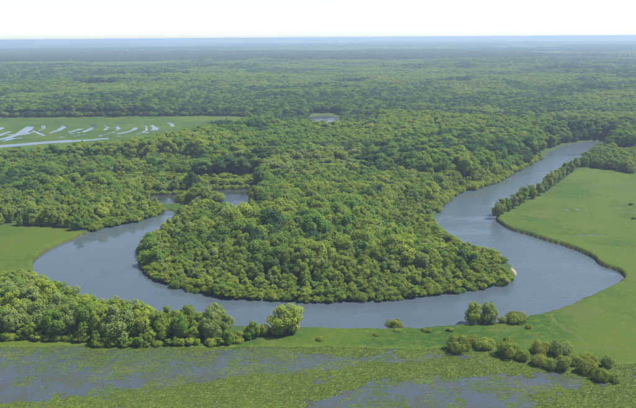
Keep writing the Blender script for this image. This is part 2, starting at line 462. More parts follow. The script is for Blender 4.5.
def tube(pts, rad, k=6):
    V = []; Fc = []
    pts = np.array(pts, float)
    for i, p in enumerate(pts):
        d = pts[min(i + 1, len(pts) - 1)] - pts[max(i - 1, 0)]; d /= np.linalg.norm(d) + 1e-9
        a = np.cross(d, [0.3, 1, 0.1]); a /= np.linalg.norm(a); b = np.cross(d, a)
        for j in range(k):
            t = 2 * math.pi * j / k
            V.append(p + (a * math.cos(t) + b * math.sin(t)) * rad[i])
    for i in range(len(pts) - 1):
        for j in range(k):
            Fc.append((i * k + j, i * k + (j + 1) % k, (i + 1) * k + (j + 1) % k, (i + 1) * k + j))
    return np.array(V), np.array(Fc)

def crown_lobes(seed, h, rx, form):
    """lobe centres and radii for a unit of height h and half width rx"""
    r = np.random.default_rng(seed); L = []
    if form == 'round':
        zc, rz, n, lr = 0.58 * h, 0.40 * h, 30, (0.22, 0.46)
    elif form == 'tall':
        zc, rz, n, lr = 0.60 * h, 0.38 * h, 28, (0.24, 0.48)
    elif form == 'full':                                     # leafy to the ground
        zc, rz, n, lr = 0.46 * h, 0.50 * h, 46, (0.16, 0.38)
    else:                                                    # 'dome' bush
        zc, rz, n, lr = 0.30 * h, 0.56 * h, 22, (0.28, 0.46)
    lean = r.normal(size=2) * 0.08 * rx
    for k in range(n):
        d = r.normal(size=3); d /= np.linalg.norm(d)
        if form != 'dome': d[2] = d[2] if d[2] > (-0.95 if form == 'full' else -0.75) else -d[2]
        else: d[2] = abs(d[2])
        q = r.uniform(0.42, 0.86)
        c = np.array([d[0] * rx * q, d[1] * rx * q, zc + d[2] * rz * q])
        c[:2] += lean * (c[2] / h) * 2
        rad = rx * r.uniform(*lr) * (1.0 - 0.25 * max(d[2], 0))
        c[2] = min(max(c[2], rad * 0.5), h - rad * 0.6)
        L.append((c, rad))
    L.append((np.array([0, 0, zc]), rx * 0.6))
    return L

def crown_mesh(name, seed, h, rx, form, nleaf, size, mat):
    r = np.random.default_rng(seed + 1000); L = crown_lobes(seed, h, rx, form)
    C = np.array([c for c, _ in L]); RR = np.array([q for _, q in L]); ctr = np.array([0, 0, 0.45 * h])
    w = RR ** 2 / (RR ** 2).sum()
    k = r.choice(len(L), nleaf * 2, p=w)
    d = r.normal(size=(len(k), 3)); d /= np.linalg.norm(d, axis=1, keepdims=True)
    sq = np.where(form == 'dome', 1.0, 0.9)
    rr = 0.62 + 0.46 * r.random((len(k), 1)) ** 0.7
    rr = np.where(r.random((len(k), 1)) < 0.10, rr + 0.28 * r.random((len(k), 1)), rr)       # stray sprays break the outline
    P = C[k] + d * RR[k][:, None] * rr * np.array([1, 1, 0.85])
    keep = np.ones(len(P), bool)
    for j in range(len(L)):
        q = np.linalg.norm((P - C[j]) / np.array([1, 1, 0.85]), axis=1)
        keep &= ~((q < RR[j] * 0.6) & (k != j))
    keep &= P[:, 2] > 0.02
    P = P[keep][:nleaf]; d = d[keep][:nleaf]
    out = P - ctr; out /= np.linalg.norm(out, axis=1, keepdims=True) + 1e-9
    N = d * 0.55 + out * 0.5 + np.array([0, 0, 0.3 if form == 'dome' else 0.45]) + r.normal(size=P.shape) * 0.48
    V, Fc = leaves(P, N, size, r)
    return mesh_np(name, V, Fc, [mat])

def trunk_geo(seed, h, rx, form, limbs=7, k=6):
    r = np.random.default_rng(seed); L = crown_lobes(seed, h, rx, form)
    V, Fc = [], []; off = 0
    top = 0.72 * h; r0 = 0.022 * h + 0.04
    b = r.normal(size=2) * 0.025 * h
    spine = [np.array([b[0] * math.sin(t * 2.2), b[1] * math.sin(t * 1.7), -0.3 + (top + 0.3) * t]) for t in np.linspace(0, 1, 6)]
    v, f = tube(spine, [r0 * 1.35, r0, r0 * 0.85, r0 * 0.65, r0 * 0.42, r0 * 0.15], k); V.append(v); Fc.append(f); off += len(v)
    for j in range(min(limbs, len(L) - 1)):
        c = L[j][0]; t = r.uniform(0.3, 0.7); p0 = spine[0] + (spine[-1] - spine[0]) * t
        p0 = np.array([np.interp(t * 5, range(6), [s[q] for s in spine]) for q in range(3)])
        mid = (p0 + c) / 2 + np.array([0, 0, -0.03 * h])
        v, f = tube([p0, mid, c], [r0 * 0.42, r0 * 0.28, r0 * 0.08], 5); V.append(v); Fc.append(f + off); off += len(v)
    return np.concatenate(V), np.concatenate(Fc)

def stems_geo(seed, h, rx, n=7):
    r = np.random.default_rng(seed); V, Fc = [], []; off = 0
    for j in range(n):
        a = 2 * math.pi * (j + r.random()) / n; q = r.uniform(0.3, 0.75) * rx
        e = np.array([math.cos(a) * q, math.sin(a) * q, h * r.uniform(0.5, 0.8)])
        p0 = np.array([math.cos(a) * 0.12, math.sin(a) * 0.12, -0.2])
        v, f = tube([p0, p0 * 0.4 + e * 0.45 + [0, 0, 0.1 * h], e], [0.07, 0.05, 0.02], 5); V.append(v); Fc.append(f + off); off += len(v)
    return np.concatenate(V), np.concatenate(Fc)

# mesh library: unit shapes at a nominal height, scaled per individual
FORMS = {  # form: (nominal height, half width)
    'round': (11.0, 4.3), 'tall': (15.0, 4.2), 'full': (10.0, 4.3), 'dome': (3.2, 2.6)}
NVAR = {'round': 5, 'tall': 4, 'full': 6, 'dome': 5}
LIB = {}
for fi, (form, (h, rx)) in enumerate(FORMS.items()):
    for k in range(NVAR[form]):
        seed = 100 * fi + k
        n, s = {'round': (8000, 0.23), 'tall': (5600, 0.3), 'full': (10500, 0.20), 'dome': (6800, 0.11)}[form]
        cm = crown_mesh('crown_' + form, seed, h, rx, form, n, s, TINT['olive'])
        tg = stems_geo(seed, h, rx) if form == 'dome' else trunk_geo(seed, h, rx, form)
        tm = mesh_np('trunk_' + form, tg[0], tg[1], [BARK], True)
        LIB[form, k] = (cm, tm)

def set_tint(o, tint):
    o.material_slots[0].link = 'OBJECT'; o.material_slots[0].material = TINT[tint]

def place(name, x, y, z, form, var, hgt, wid, rot, tint, label, cat, group=None, parts=True, pn=('crown', 'trunk')):
    h, rx = FORMS[form]; cm, tm = LIB[form, var]
    sc = (wid / (2 * rx), wid / (2 * rx), hgt / h)
    if parts:
        o = link(name, None, label=label, category=cat); o.empty_display_size = 0.5
        c = link(pn[0], cm, o); t = link(pn[1], tm, o); set_tint(c, tint)
    else:
        o = link(name, cm, label=label, category=cat); set_tint(o, tint)
    if group: o['group'] = group
    o.location = (x, y, z); o.rotation_euler = (0, 0, rot); o.scale = sc
    return o

def ground_z(x, y): return height(np.atleast_1d(np.array(x, float)), np.atleast_1d(np.array(y, float)))

# ------------------------------------------------------------------ where the trees stand
def scatter(x0, x1, y0, y1, sp, seed, jit=0.42):
    r = np.random.default_rng(seed)
    nx, ny = int((x1 - x0) / sp) + 1, int((y1 - y0) / (sp * 0.87)) + 1
    I, J = np.meshgrid(np.arange(nx), np.arange(ny), indexing='ij')
    x = x0 + (I + 0.5 * (J % 2)) * sp + r.uniform(-jit, jit, I.shape) * sp
    y = y0 + J * sp * 0.87 + r.uniform(-jit, jit, I.shape) * sp
    return x.ravel(), y.ravel()

def in_fan(x, y, half=34): return np.abs(np.degrees(np.arctan2(x, y))) < half

TREES = []   # x, y, zone, height, width, form, tint
def pick(r, table):
    k = r.choice(len(table), p=np.array([t[-1] for t in table]) / sum(t[-1] for t in table)); return table[k]

# -- near woods, 190..460 m
xs, ys = scatter(-330, 420, 185, 520, 4.9, 1)
dist = np.hypot(xs, ys)
m = in_fan(xs, ys) & forest_mask(xs, ys) & (dist < 470)
xs, ys, dist = xs[m], ys[m], dist[m]
sr, _ = sdf(RIV, xs, ys); so, _ = sdf(OXB, xs, ys); su, sv = to_px(xs, ys)
dl, _ = seg_dist(LEFTM, xs, ys)
df, _ = seg_dist(poly(THICK_FRONT), xs, ys, False)
dsp, _ = seg_dist(SPIT, xs, ys)
r = np.random.default_rng(11)
thick_zone = inside(poly([(-300,268),(31,264),(42,280),(60,293),(95,308),(130,317),(180,322),(240,324),(302,326),(320,420),(-300,420)]), xs, ys)
leftbank = (~thick_zone) & (su < 158) & (sv > 202)
for x, y, s, o_, u, v, th, lb, dfr, dsx, dlm in zip(xs, ys, sr, so, su, sv, thick_zone, leftbank, df, dsp, dl):
    if s < 4.2 or o_ < 3.5: continue
    if math.hypot(x - tip[0], y - tip[1]) < 7: continue
    if th:
        if y > 400: continue
        if r.random() < 0.22: continue
        if u > 258: continue
        hh = 9.0 + 5.0 * r.random() + 2.0 * (fbm(np.array([x]), np.array([y]), 22, 5)[0] - .5) * 2
        if dfr < 3.0: hh *= 0.55
        if u > 236: hh *= 0.7
        if s < 6: hh *= 0.8
        sky_v = np.interp(u, [-60, 0, 23, 58, 85, 97, 116, 155, 170, 190, 228, 244, 261], [272, 272, 265, 267, 277, 292, 288, 291, 299, 296, 295, 312, 316])
        hh = min(hh, 100 * (v - sky_v) / (v - 38) * r.uniform(0.86, 1.0))
        if hh < 3.2: continue
        ti = pick(r, [('yellow-green', .18), ('olive', .30), ('mid-green', .22), ('grey-green', .30)])[0]
        TREES.append((x, y, 'thicket', hh, max(4.2, hh * r.uniform(0.62, 0.86)), 'full', ti))
    elif lb:
        if r.random() < 0.2: continue
        hh = 8.0 + 4.5 * r.random()
        if s < 9 or dlm < 4: hh *= 0.8
        ti = pick(r, [('yellow-green', .12), ('olive', .38), ('mid-green', .30), ('grey-green', .20)])[0]
        TREES.append((x, y, 'leftbank', hh, hh * r.uniform(0.65, 0.85), 'full', ti))
    else:
        east = u > 600 and v < 175
        inn = sstep(6, 50, min(s, o_ + 12))
        hh = (4.6 + 8.0 * inn) * r.uniform(0.82, 1.22)
        hh *= 0.85 + 0.35 * fbm(np.array([x]), np.array([y]), 30, 15)[0]
        big = r.random()
        hh *= 1.22 if big < .10 else (0.78 if big > .82 else 1)
        if v < 205 and u > 190: hh = max(hh, 9.0 + 4 * r.random())
        if s < 12 and 425 < u < 510 and v < 262: hh *= 0.7      # keep the right shore of the peninsula low
        if dsx < 6 and v > 204: hh *= 0.7
        tn = fbm(np.array([x]), np.array([y]), 24, 55)[0]
        if s < 13: tab = [('yellow-green', .36), ('olive', .44), ('grey-green', .20)]
        elif tn > .56: tab = [('mid-green', .62), ('dark green', .18), ('olive', .20)]
        elif tn < .43: tab = [('yellow-green', .34), ('olive', .40), ('grey-green', .26)]
        else: tab = [('olive', .62), ('mid-green', .26), ('yellow-green', .12)]
        ti = pick(r, tab)[0]
        TREES.append((x, y, 'peninsula', hh, max(4.2, hh * r.uniform(0.62, 0.92)), 'full' if hh < 9 or r.random() < .4 else 'round', ti))

# -- middle woods 470..3000 m
def mid(sp, d0, d1, seed):
    xs, ys = scatter(-d1 * 0.58, d1 * 0.58, d0 * 0.82, d1, sp, seed)
    d = np.hypot(xs, ys); m = in_fan(xs, ys) & (d >= d0) & (d < d1) & forest_mask(xs, ys)
    xs, ys = xs[m], ys[m]
    s, _ = sdf(RIV, xs, ys); o, _ = sdf(OXB, xs, ys)
    m = (s > 4) & (o > 3.5)
    return xs[m], ys[m], s[m]
MID = []
for sp, d0, d1, seed in ((6.8, 470, 1000, 21), (8.0, 1000, 1800, 22), (9.4, 1800, 3000, 23)):
    x, y, s = mid(sp, d0, d1, seed); MID.append((x, y, s))
MX = np.concatenate([a[0] for a in MID]); MY = np.concatenate([a[1] for a in MID]); MS = np.concatenate([a[2] for a in MID])

# ------------------------------------------------------------------ individuals
def ordinal(n):
    return '%d%s' % (n, 'th' if 10 <= n % 100 <= 20 else {1: 'st', 2: 'nd', 3: 'rd'}.get(n % 10, 'th'))

TR = sorted(TREES, key=lambda t: math.hypot(t[0], t[1]))
def shown(t):
    u, v = to_px(np.array([t[0]]), np.array([t[1]]), t[3] * 0.8); return -8 < u[0] < 644 and v[0] < 412
vis = [t for t in TR if shown(t)]
N_IND = 262
IND = vis[:N_IND]; ind_set = set(id(t) for t in IND)
REST = [t for t in TR if id(t) not in ind_set]

rows = {}
for t in IND:
    if t[2] == 'thicket':
        u, v = to_px(np.array([t[0]]), np.array([t[1]])); dfr, _ = seg_dist(poly(THICK_FRONT), np.array([t[0]]), np.array([t[1]]), False)
        row = 'marsh-side row' if dfr[0] < 8.5 else ('middle row' if dfr[0] < 19 else 'river-side row')
        rows.setdefault(row, []).append((u[0], t))
thick_label = {}
for row, L in rows.items():
    L.sort(key=lambda q: q[0])
    for k, (u, t) in enumerate(L):
        thick_label[id(t)] = '%s leafy tree, %s from left in the %s of the foreground thicket' % (t[6], ordinal(k + 1), row)
cells = {}
for t in IND:
    if t[2] == 'thicket': continue
    u, v = to_px(np.array([t[0]]), np.array([t[1]])); u, v = u[0], v[0]
    q, _ = sdf(RIV, np.array([t[0]]), np.array([t[1]]))
    if t[2] == 'leftbank': key = ('in the left bank grove,', 'meadow side' if u < 80 else 'bend side')
    else:
        key = ('right behind the shore shrubs' if q[0] < 9 else ('in the second belt from shore' if q[0] < 17 else ('in the third belt from shore' if q[0] < 26 else 'deep in the canopy')),
               'peninsula west end' if u < 190 else ('peninsula west part' if u < 245 else ('peninsula middle left' if u < 300 else ('peninsula middle' if u < 350 else ('peninsula middle right' if u < 400 else ('peninsula east part' if u < 455 else 'peninsula east tip'))))))
    cells.setdefault(key, []).append((u, t))
cell_label = {}
for key, L in cells.items():
    L.sort(key=lambda q: q[0])
    for k, (u, t) in enumerate(L):
        cell_label[id(t)] = '%s tree %s %s, %s from left' % (t[6], key[0], key[1], ordinal(k + 1))
zr = ground_z([t[0] for t in IND], [t[1] for t in IND])
r = np.random.default_rng(77)
for t, z in zip(IND, zr):
    x, y, zone, hh, ww, form, ti = t
    if zone == 'thicket': lab, grp = thick_label[id(t)], 'trees of the foreground thicket'
    elif zone == 'leftbank': lab, grp = cell_label[id(t)], 'trees of the left bank grove'
    else: lab, grp = cell_label[id(t)], 'trees of the river-bend peninsula'
    place('leafy_tree', x, y, z - 0.1, form, int(r.integers(NVAR[form])), hh, ww, r.uniform(0, 6.28), ti, lab, 'tree', grp)

# -- single trees one can name
def tree_px(u, v, hgt, wid, form, var, tint, label, name='leafy_tree', rot=0.0, group=None):
    x, y = gp(u, v); z = ground_z([x], [y])[0]
    place(name, x, y, z - 0.1, form, var, hgt, wid, rot, tint, label, 'tree', group)
tree_px(286, 332, 12.4, 12.6, 'full', 0, 'yellow-green', 'large pale willow standing alone between the thicket and the river', 'willow_tree', 1.0)
tree_px(474, 321.5, 10.0, 6.8, 'full', 3, 'yellow-green', 'left one of the twin trees on the near river bank', 'riverside_tree', 0.4, 'twin trees on the river bank')
tree_px(489, 321.5, 9.6, 6.8, 'full', 0, 'grey-green', 'right one of the twin trees on the near river bank', 'riverside_tree', 2.4, 'twin trees on the river bank')

# row of trees on the right bank, between river and meadow
row_px = [(497,217,6.5,'grey-green'),(501,214,6.8,'grey-green'),(507,211,6,'mid-green'),(513,208,6.5,'grey-green'),(518,205,6.4,'olive'),(524,201.5,7.4,'mid-green'),(531,198.5,7.4,'olive'),
          (538,195,6.5,'grey-green'),(543,192,6.8,'mid-green'),(548,188,7,'grey-green'),(552,185,7.6,'grey-green'),(557,182,7.2,'olive'),(561,178.5,7.4,'grey-green'),(566,174.5,7.4,'mid-green'),(570,171.5,7.0,'grey-green'),(576,167.5,6.5,'olive')]
for k, (u, v, h_, ti) in enumerate(row_px):
    side = 'nearest the camera' if k == 0 else '%s from the near end' % ordinal(k + 1)
    tree_px(u, v, h_ * 1.5, h_ * 1.0, 'full', k % 6, ti, '%s tree of the row along the right bank, %s' % (ti, side), 'riverside_tree', k * 1.7, 'tree row along the right bank')

# -- bushes on the near bank: u, v(base), width px, height factor, tint, label
BUSH = [
 (460.5,355,27,.62,'olive','big round bush at the left end of the bush cluster'),
 (474.5,348,19,.62,'olive','olive bush tucked behind the leftmost big round bush'),
 (488,353,23,.50,'yellow-green','low yellowish bush, second big one from the left in the cluster'),
 (510,361,27,.60,'olive','large bush left of the small gap in the middle of the cluster'),
 (525,363,18,.60,'olive','smaller bush leaning on the large middle bush, right side'),
 (543.5,356.5,22,.58,'olive','rounded bush standing alone behind the middle of the cluster'),
 (564,360,26,.66,'grey-green','pale grey-green bush rising behind the chain of bushes'),
 (541,368,20,.58,'olive','front bush at the left end of the right-hand chain'),
 (554,372,18,.6,'grey-green','greyish bush in the front of the chain, beside the wet hollow'),
 (566,373,23,.62,'olive','large bush in the front of the right-hand chain'),
 (578,368,18,.55,'olive','bush half hidden in the middle of the right-hand chain'),
 (589,377,24,.62,'olive','broad dark-based bush in the right-hand chain'),
 (592,367,20,.5,'olive','bush at the back of the right-hand chain'),
 (604.5,384,20,.66,'olive','front bush near the right end of the chain'),
 (611,371,18,.72,'grey-green','pale upright bush at the right end of the chain'),
 (617,384,13,.6,'olive','small bush ending the chain on the right'),
 (518.5,326,24,.42,'olive','wide flat bush right of the twin trees on the bank'),
 (505,324,11,.55,'grey-green','small bush right beside the twin trees'),
 (530,329.5,8,.45,'olive','tiny bush just right of the wide flat bush'),
 (483,322.5,8,.45,'olive','small bush at the foot between the twin trees'),
 (396.5,326.5,16.5,.50,'olive','dark rounded bush alone at the river edge in mid frame'),
 (506.5,341,5.5,.7,'olive','tiny bush alone on the grass behind the cluster'),
 (424.5,331.5,6,.5,'olive','left one of two small bushes on the bank in mid frame'),
 (429.5,333,6.5,.5,'olive','right one of two small bushes on the bank in mid frame'),
 (451,332.5,8,.45,'yellow-green','small pale bush left of the twin trees on the grass'),
 (376.5,336,7,.4,'olive','small low bush on the grass left of the lone river-edge bush'),
 (397,332,8,.3,'yellow-green','flat pale bush on the grass below the river-edge bush'),
 (320.5,341.5,9,.45,'olive','low bush on the grass right of the large pale willow'),
 (230,344,13,.65,'yellow-green','bright yellow-green bush at the front right of the thicket'),
 (264,337,15,.75,'olive','dark leafy bush left of the large pale willow'),
 (252,338,16,.8,'olive','leafy bush between the thicket and the large pale willow'),
 (275,334,10,.6,'olive','small bush under the left side of the large pale willow'),
 (632,205.5,4.5,.5,'dark green','small dark bush on the right meadow at the frame edge'),
 (634.5,219.5,5,.35,'dark green','flat dark bush on the right meadow below the other one'),
]
r = np.random.default_rng(5)
for k, (u, v, wpx, hf, ti, lab) in enumerate(BUSH):
    a, b = gp(u - wpx / 2, v), gp(u + wpx / 2, v); c = (a + b) / 2
    w = np.linalg.norm(b - a); z = ground_z([c[0]], [c[1] + 0.3 * w])[0]
    place('willow_bush', c[0], c[1] + 0.45 * w, z - 0.05, 'dome', k % 5, w * hf * 1.1, w * (0.9 if k < 16 else 1.0), r.uniform(0, 6.28), 'bush olive' if ti in ('olive', 'mid-green') else ti, lab, 'bush',
          'bushes on the near river bank' if k < 28 else None, True, ('foliage', 'stem'))

# -- shrub fringe along the water
LOOSE = []
def fringe(px_line, step, seed, hrange, label, group, off=1.2, rows_=1, loose=False):
    L = np.array([gp(*p) for p in px_line]); r = np.random.default_rng(seed); out = []
    seg = np.linalg.norm(np.diff(L, axis=0), axis=1); cum = np.r_[0, np.cumsum(seg)]
    s = 0
    while s < cum[-1]:
        k = min(np.searchsorted(cum, s, 'right') - 1, len(seg) - 1); t = (s - cum[k]) / seg[k]
        p = L[k] * (1 - t) + L[k + 1] * t; d = (L[k + 1] - L[k]) / seg[k]; nrm = np.array([-d[1], d[0]])
        for q in range(rows_):
            pp = p + nrm * (off + math.copysign(q * 2.7, off) + r.uniform(-.8, .8)) + d * r.uniform(-.6, .6)
            h = r.uniform(*hrange) * (1 + 0.3 * q) * (1.35 if r.random() < .15 else 1)
            out.append((pp[0], pp[1], h, h * r.uniform(1.25, 1.7)))
        s += step * r.uniform(0.75, 1.25)
    if loose: LOOSE.extend(out); return
    zz = ground_z([o[0] for o in out], [o[1] for o in out])
    order = sorted(range(len(out)), key=lambda k: to_px(np.array([out[k][0]]), np.array([out[k][1]]))[0][0]); rank = {k: q + 1 for q, k in enumerate(order)}
    for k, (o, z) in enumerate(zip(out, zz)):
        ti = pick(r, [('yellow-green', .28), ('olive', .50), ('mid-green', .22)])[0]
        fo = 'full' if r.random() < .6 else 'dome'
        place('willow_shrub', o[0], o[1], max(z, Z_RIV) - 0.15, fo, int(r.integers(5)), o[2] * (1.25 if fo == 'full' else 1), o[3], r.uniform(0, 6.28), ti, '%s %s, %s from left' % (ti, label, ordinal(rank[k])), 'shrub', group, parts=False)
PEN = 'low shrubs along the peninsula waterline'
fringe([(514,278),(505,282),(487,286),(450,292),(413,296)], 2.7, 1, (1.7, 2.8), 'low shrub in the right third of the peninsula hedge', PEN, -0.6, 2)
fringe([(413,296),(377,299),(340,300),(300,300),(259,298)], 2.7, 2, (1.8, 3.0), 'low shrub in the middle third of the peninsula hedge', PEN, -0.6, 2)
fringe([(259,298),(226,295),(196,290),(170,283),(152,275),(142,264),(139,250),(147,240)], 2.7, 3, (2.0, 3.2), 'low shrub in the hedge round the peninsula west shore', PEN, -0.6, 2)
fringe([(433,219),(437,229),(447,236),(461,243),(480,249),(498,256),(510,263)], 3.0, 6, (2.2, 3.6), 'shrub along the hidden northeast shore of the peninsula', PEN, -2.4, 1, True)
fringe([(540,158),(531,164),(516,171),(498,181),(480,187),(465,190),(452,197),(445,204),(438,211)], 4.2, 4, (2.6, 4.0), 'shrub along the far river bank below the forest', 'shrubs along the far river bank', -1.0, 2, True)
fringe([(-8,339.5),(39,339.5),(89,341.5),(97,345.5),(139,346),(180,344.5),(215,344),(241,342)], 2.6, 5, (1.9, 3.0), 'low shrub along the front foot of the foreground thicket', 'shrubs along the foot of the thicket', 0.2, 1)

fringe([(163,209.5),(156,214),(138,220),(120,223),(104,226),(90,231)], 2.8, 8, (2.2, 3.8), 'shrub at the water edge below the left bank grove', 'shrubs below the left bank grove', -0.4, 2)
fringe([(258,187),(230,187),(204,188.5),(190,192),(168,192.5),(147,193)], 3.4, 9, (2.2, 3.6), 'shrub along the far edge of the narrow backwater', 'shrubs along the backwater', 1.0, 1, True)
fringe([(188,200.5),(196,196.5),(206,196),(215,200)], 3.0, 10, (2.5, 4.2), 'shrub on the point between the two arms of the backwater', 'shrubs along the backwater', 2.0, 2, True)
# ------------------------------------------------------------------ woods as stuff: instanced trees
def proto(form, var, tint, nleaf, size, limbs=4):
    h, rx = FORMS[form]; seed = {'round': 0, 'tall': 100, 'full': 200, 'dome': 300}[form] + var + 40
    r = np.random.default_rng(seed + 1000)
    cm = crown_mesh('wood_tree', seed, h, rx, form, nleaf, size, TINT[tint])
    tv, tf = trunk_geo(seed, h, rx, form, limbs, 5)
    n0 = len(cm.vertices); V = np.empty(n0 * 3, np.float32); cm.vertices.foreach_get('co', V); V = V.reshape(-1, 3)
    nf = n0 // 4
    me = mesh_np('wood_tree', np.concatenate([V, tv]), np.concatenate([np.arange(n0).reshape(-1, 4), tf + n0]), [TINT[tint], BARK], False,
                 np.r_[np.zeros(nf), np.ones(len(tf))])
    bpy.data.meshes.remove(cm)
    return bpy.data.objects.new('wood_tree', me)

def instancer(name, coll, pts, rot, scl, idx, label, cat):
    """one object whose geometry nodes set a plant of the collection on every point"""
    me = bpy.data.meshes.new(name); me.vertices.add(len(pts)); me.vertices.foreach_set('co', np.asarray(pts, np.float32).ravel())
    for nm, ty, dat, key in (('rz', 'FLOAT', rot, 'value'), ('sc', 'FLOAT_VECTOR', scl, 'vector'), ('pick', 'INT', idx, 'value')):
        a = me.attributes.new(nm, ty, 'POINT'); a.data.foreach_set(key, np.asarray(dat, np.int32 if ty == 'INT' else np.float32).ravel())
    ng = bpy.data.node_groups.new(name, 'GeometryNodeTree')
    ng.interface.new_socket('Geometry', in_out='INPUT', socket_type='NodeSocketGeometry')
    ng.interface.new_socket('Geometry', in_out='OUTPUT', socket_type='NodeSocketGeometry')
    N = ng.nodes; gi = N.new('NodeGroupInput'); go = N.new('NodeGroupOutput')
    mp = N.new('GeometryNodeMeshToPoints'); ip = N.new('GeometryNodeInstanceOnPoints'); ci = N.new('GeometryNodeCollectionInfo')
    ci.inputs['Collection'].default_value = coll; ci.inputs['Separate Children'].default_value = True; ci.inputs['Reset Children'].default_value = True
    ip.inputs['Pick Instance'].default_value = True
    def attr(nm, ty):
        a = N.new('GeometryNodeInputNamedAttribute'); a.data_type = ty; a.inputs[0].default_value = nm; return a.outputs[0]
    cx = N.new('ShaderNodeCombineXYZ'); ng.links.new(attr('rz', 'FLOAT'), cx.inputs[2])
    ng.links.new(gi.outputs[0], mp.inputs[0]); ng.links.new(mp.outputs[0], ip.inputs['Points'])
    ng.links.new(ci.outputs[0], ip.inputs['Instance']); ng.links.new(attr('pick', 'INT'), ip.inputs['Instance Index'])
    ng.links.new(cx.outputs[0], ip.inputs['Rotation']); ng.links.new(attr('sc', 'FLOAT_VECTOR'), ip.inputs['Scale'])
    ng.links.new(ip.outputs[0], go.inputs[0])
    o = link(name, me, kind='stuff', label=label, category=cat)
    md = o.modifiers.new('plants', 'NODES'); md.node_group = ng
    return o

WOOD = bpy.data.collections.new('wood_trees'); plist = []
def add_proto(form, var, tint, n, s):
    o = proto(form, var, tint, n, s); o.name = 'wood_tree_%03d' % len(plist); WOOD.objects.link(o); plist.append((form, tint)); return len(plist) - 1
NEAR_P = {(f, ti): [add_proto(f, v, ti, 5200, 0.28) for v in range(3)] for f in ('full', 'round') for ti in TN}
TALL_P = {ti: [add_proto('tall', v, ti, 4600, 0.33) for v in range(3)] for ti in TN}
LOW_P = {ti: [add_proto('round', v + 5, ti, 1500, 0.52) for v in range(2)] for ti in TN}
LOWT_P = {ti: [add_proto('tall', v + 5, ti, 1500, 0.55) for v in range(2)] for ti in TN}

pts, rot, scl, idx = [], [], [], []
r = np.random.default_rng(99)
zr = ground_z([t[0] for t in REST], [t[1] for t in REST])
for t, z in zip(REST, zr):
    h, rx = FORMS[t[5]]
    pts.append((t[0], t[1], z - 0.1)); rot.append(r.uniform(0, 6.28)); s = t[4] / (2 * rx); scl.append((s, s, t[3] / h))
    idx.append(r.choice(NEAR_P[t[5], t[6]]))
DOME_P = [add_proto('dome', v, ti, 2600, 0.16) for v in range(2) for ti in ('yellow-green', 'olive')]
for o_, z in zip(LOOSE, ground_z([o[0] for o in LOOSE], [o[1] for o in LOOSE])):
    h, rx = FORMS['dome']; w_ = o_[3] / (2 * rx)
    pts.append((o_[0], o_[1], max(z, Z_RIV) - .1)); rot.append(r.uniform(0, 6.28)); scl.append((w_, w_, o_[2] / h)); idx.append(DOME_P[int(r.integers(4))])
mz = ground_z(MX, MY); md_ = np.hypot(MX, MY); mu, mv = to_px(MX, MY)
hst = fbm(MX, MY, 330, 61); hs2 = fbm(MX, MY, 70, 62); sp1 = fbm(MX * .55, MY, 480, 63, 2); sp2 = fbm(MX, MY, 150, 64)
du, _ = seg_dist(UPM, MX, MY); dr, _ = seg_dist(REED, MX, MY); dfo, _ = seg_dist(FORE, MX, MY)
LOWB = inside(poly([(40,181),(110,177),(170,176),(262,178),(262,186),(205,186),(160,190),(100,191),(50,195)]), MX, MY)
STAND = {'light': [('yellow-green', .22), ('olive', .66), ('mid-green', .12)], 'olive': [('olive', .62), ('mid-green', .30), ('yellow-green', .08)],
         'green': [('mid-green', .66), ('olive', .22), ('dark green', .12)], 'dark': [('dark green', .68), ('mid-green', .30), ('grey-green', .02)],
         'grey': [('grey-green', .45), ('olive', .35), ('mid-green', .2)]}
for x, y, z, d, u, v, a, b, s1, s2, s, dm, dre, dfe, lowb in zip(MX, MY, mz, md_, mu, mv, hst, hs2, sp1, sp2, MS, du, dr, dfo, LOWB):
    step = sstep(.44, .47, a) + sstep(.54, .57, a)
    hh = (10.5 + 4.2 * step + 5.0 * (b - .5)) * r.uniform(0.84, 1.14)
    if s < 10: hh *= 0.62
    if u < 200 and v > 164: hh = 7.5 + 4.0 * r.random()          # lower, bushy wood on the left
    if dm < 14 or (dre < 45 and v > 118): hh = 5 + 3 * r.random()
    if v > 168 and u > 250: hh = max(hh, 11)
    east = u > 560 and dfe < 90 and v > 130
    if east: hh = 7 + 3.8 * r.random()
    q = s1 + 0.5 * (s2 - .5) + (0.19 * sstep(600, 1500, d) - 0.085)
    st = 'light' if q < .42 else ('olive' if q < .50 else ('green' if q < .55 else 'dark'))
    if s2 > .66: st = 'grey'
    if east: st = 'olive'
    if lowb: hh = 3.5 + 2.5 * r.random(); st = 'light'
    ti = pick(r, STAND[st])[0]
    tall = hh > 12.5
    if d < 900: pool, form = (TALL_P[ti], 'tall') if tall else (NEAR_P['full' if hh < 11 else 'round', ti], 'full' if hh < 11 else 'round')
    else: pool, form = (LOWT_P[ti], 'tall') if tall else (LOW_P[ti], 'round')
    h, rx = FORMS[form]
    w = (6.0 + 0.30 * hh) * r.uniform(0.72, 1.28) * (1 if d < 1000 else (1.15 if d < 1800 else 1.35))
    pts.append((x, y, z - 0.1)); rot.append(r.uniform(0, 6.28)); scl.append((w / (2 * rx), w / (2 * rx), hh / h)); idx.append(pool[int(r.integers(len(pool)))])
instancer('forest', WOOD, pts, rot, scl, idx, 'unbroken green forest stretching from the river bends to the plain', 'forest')
print('forest instances', len(pts), 'individual trees', len(IND))

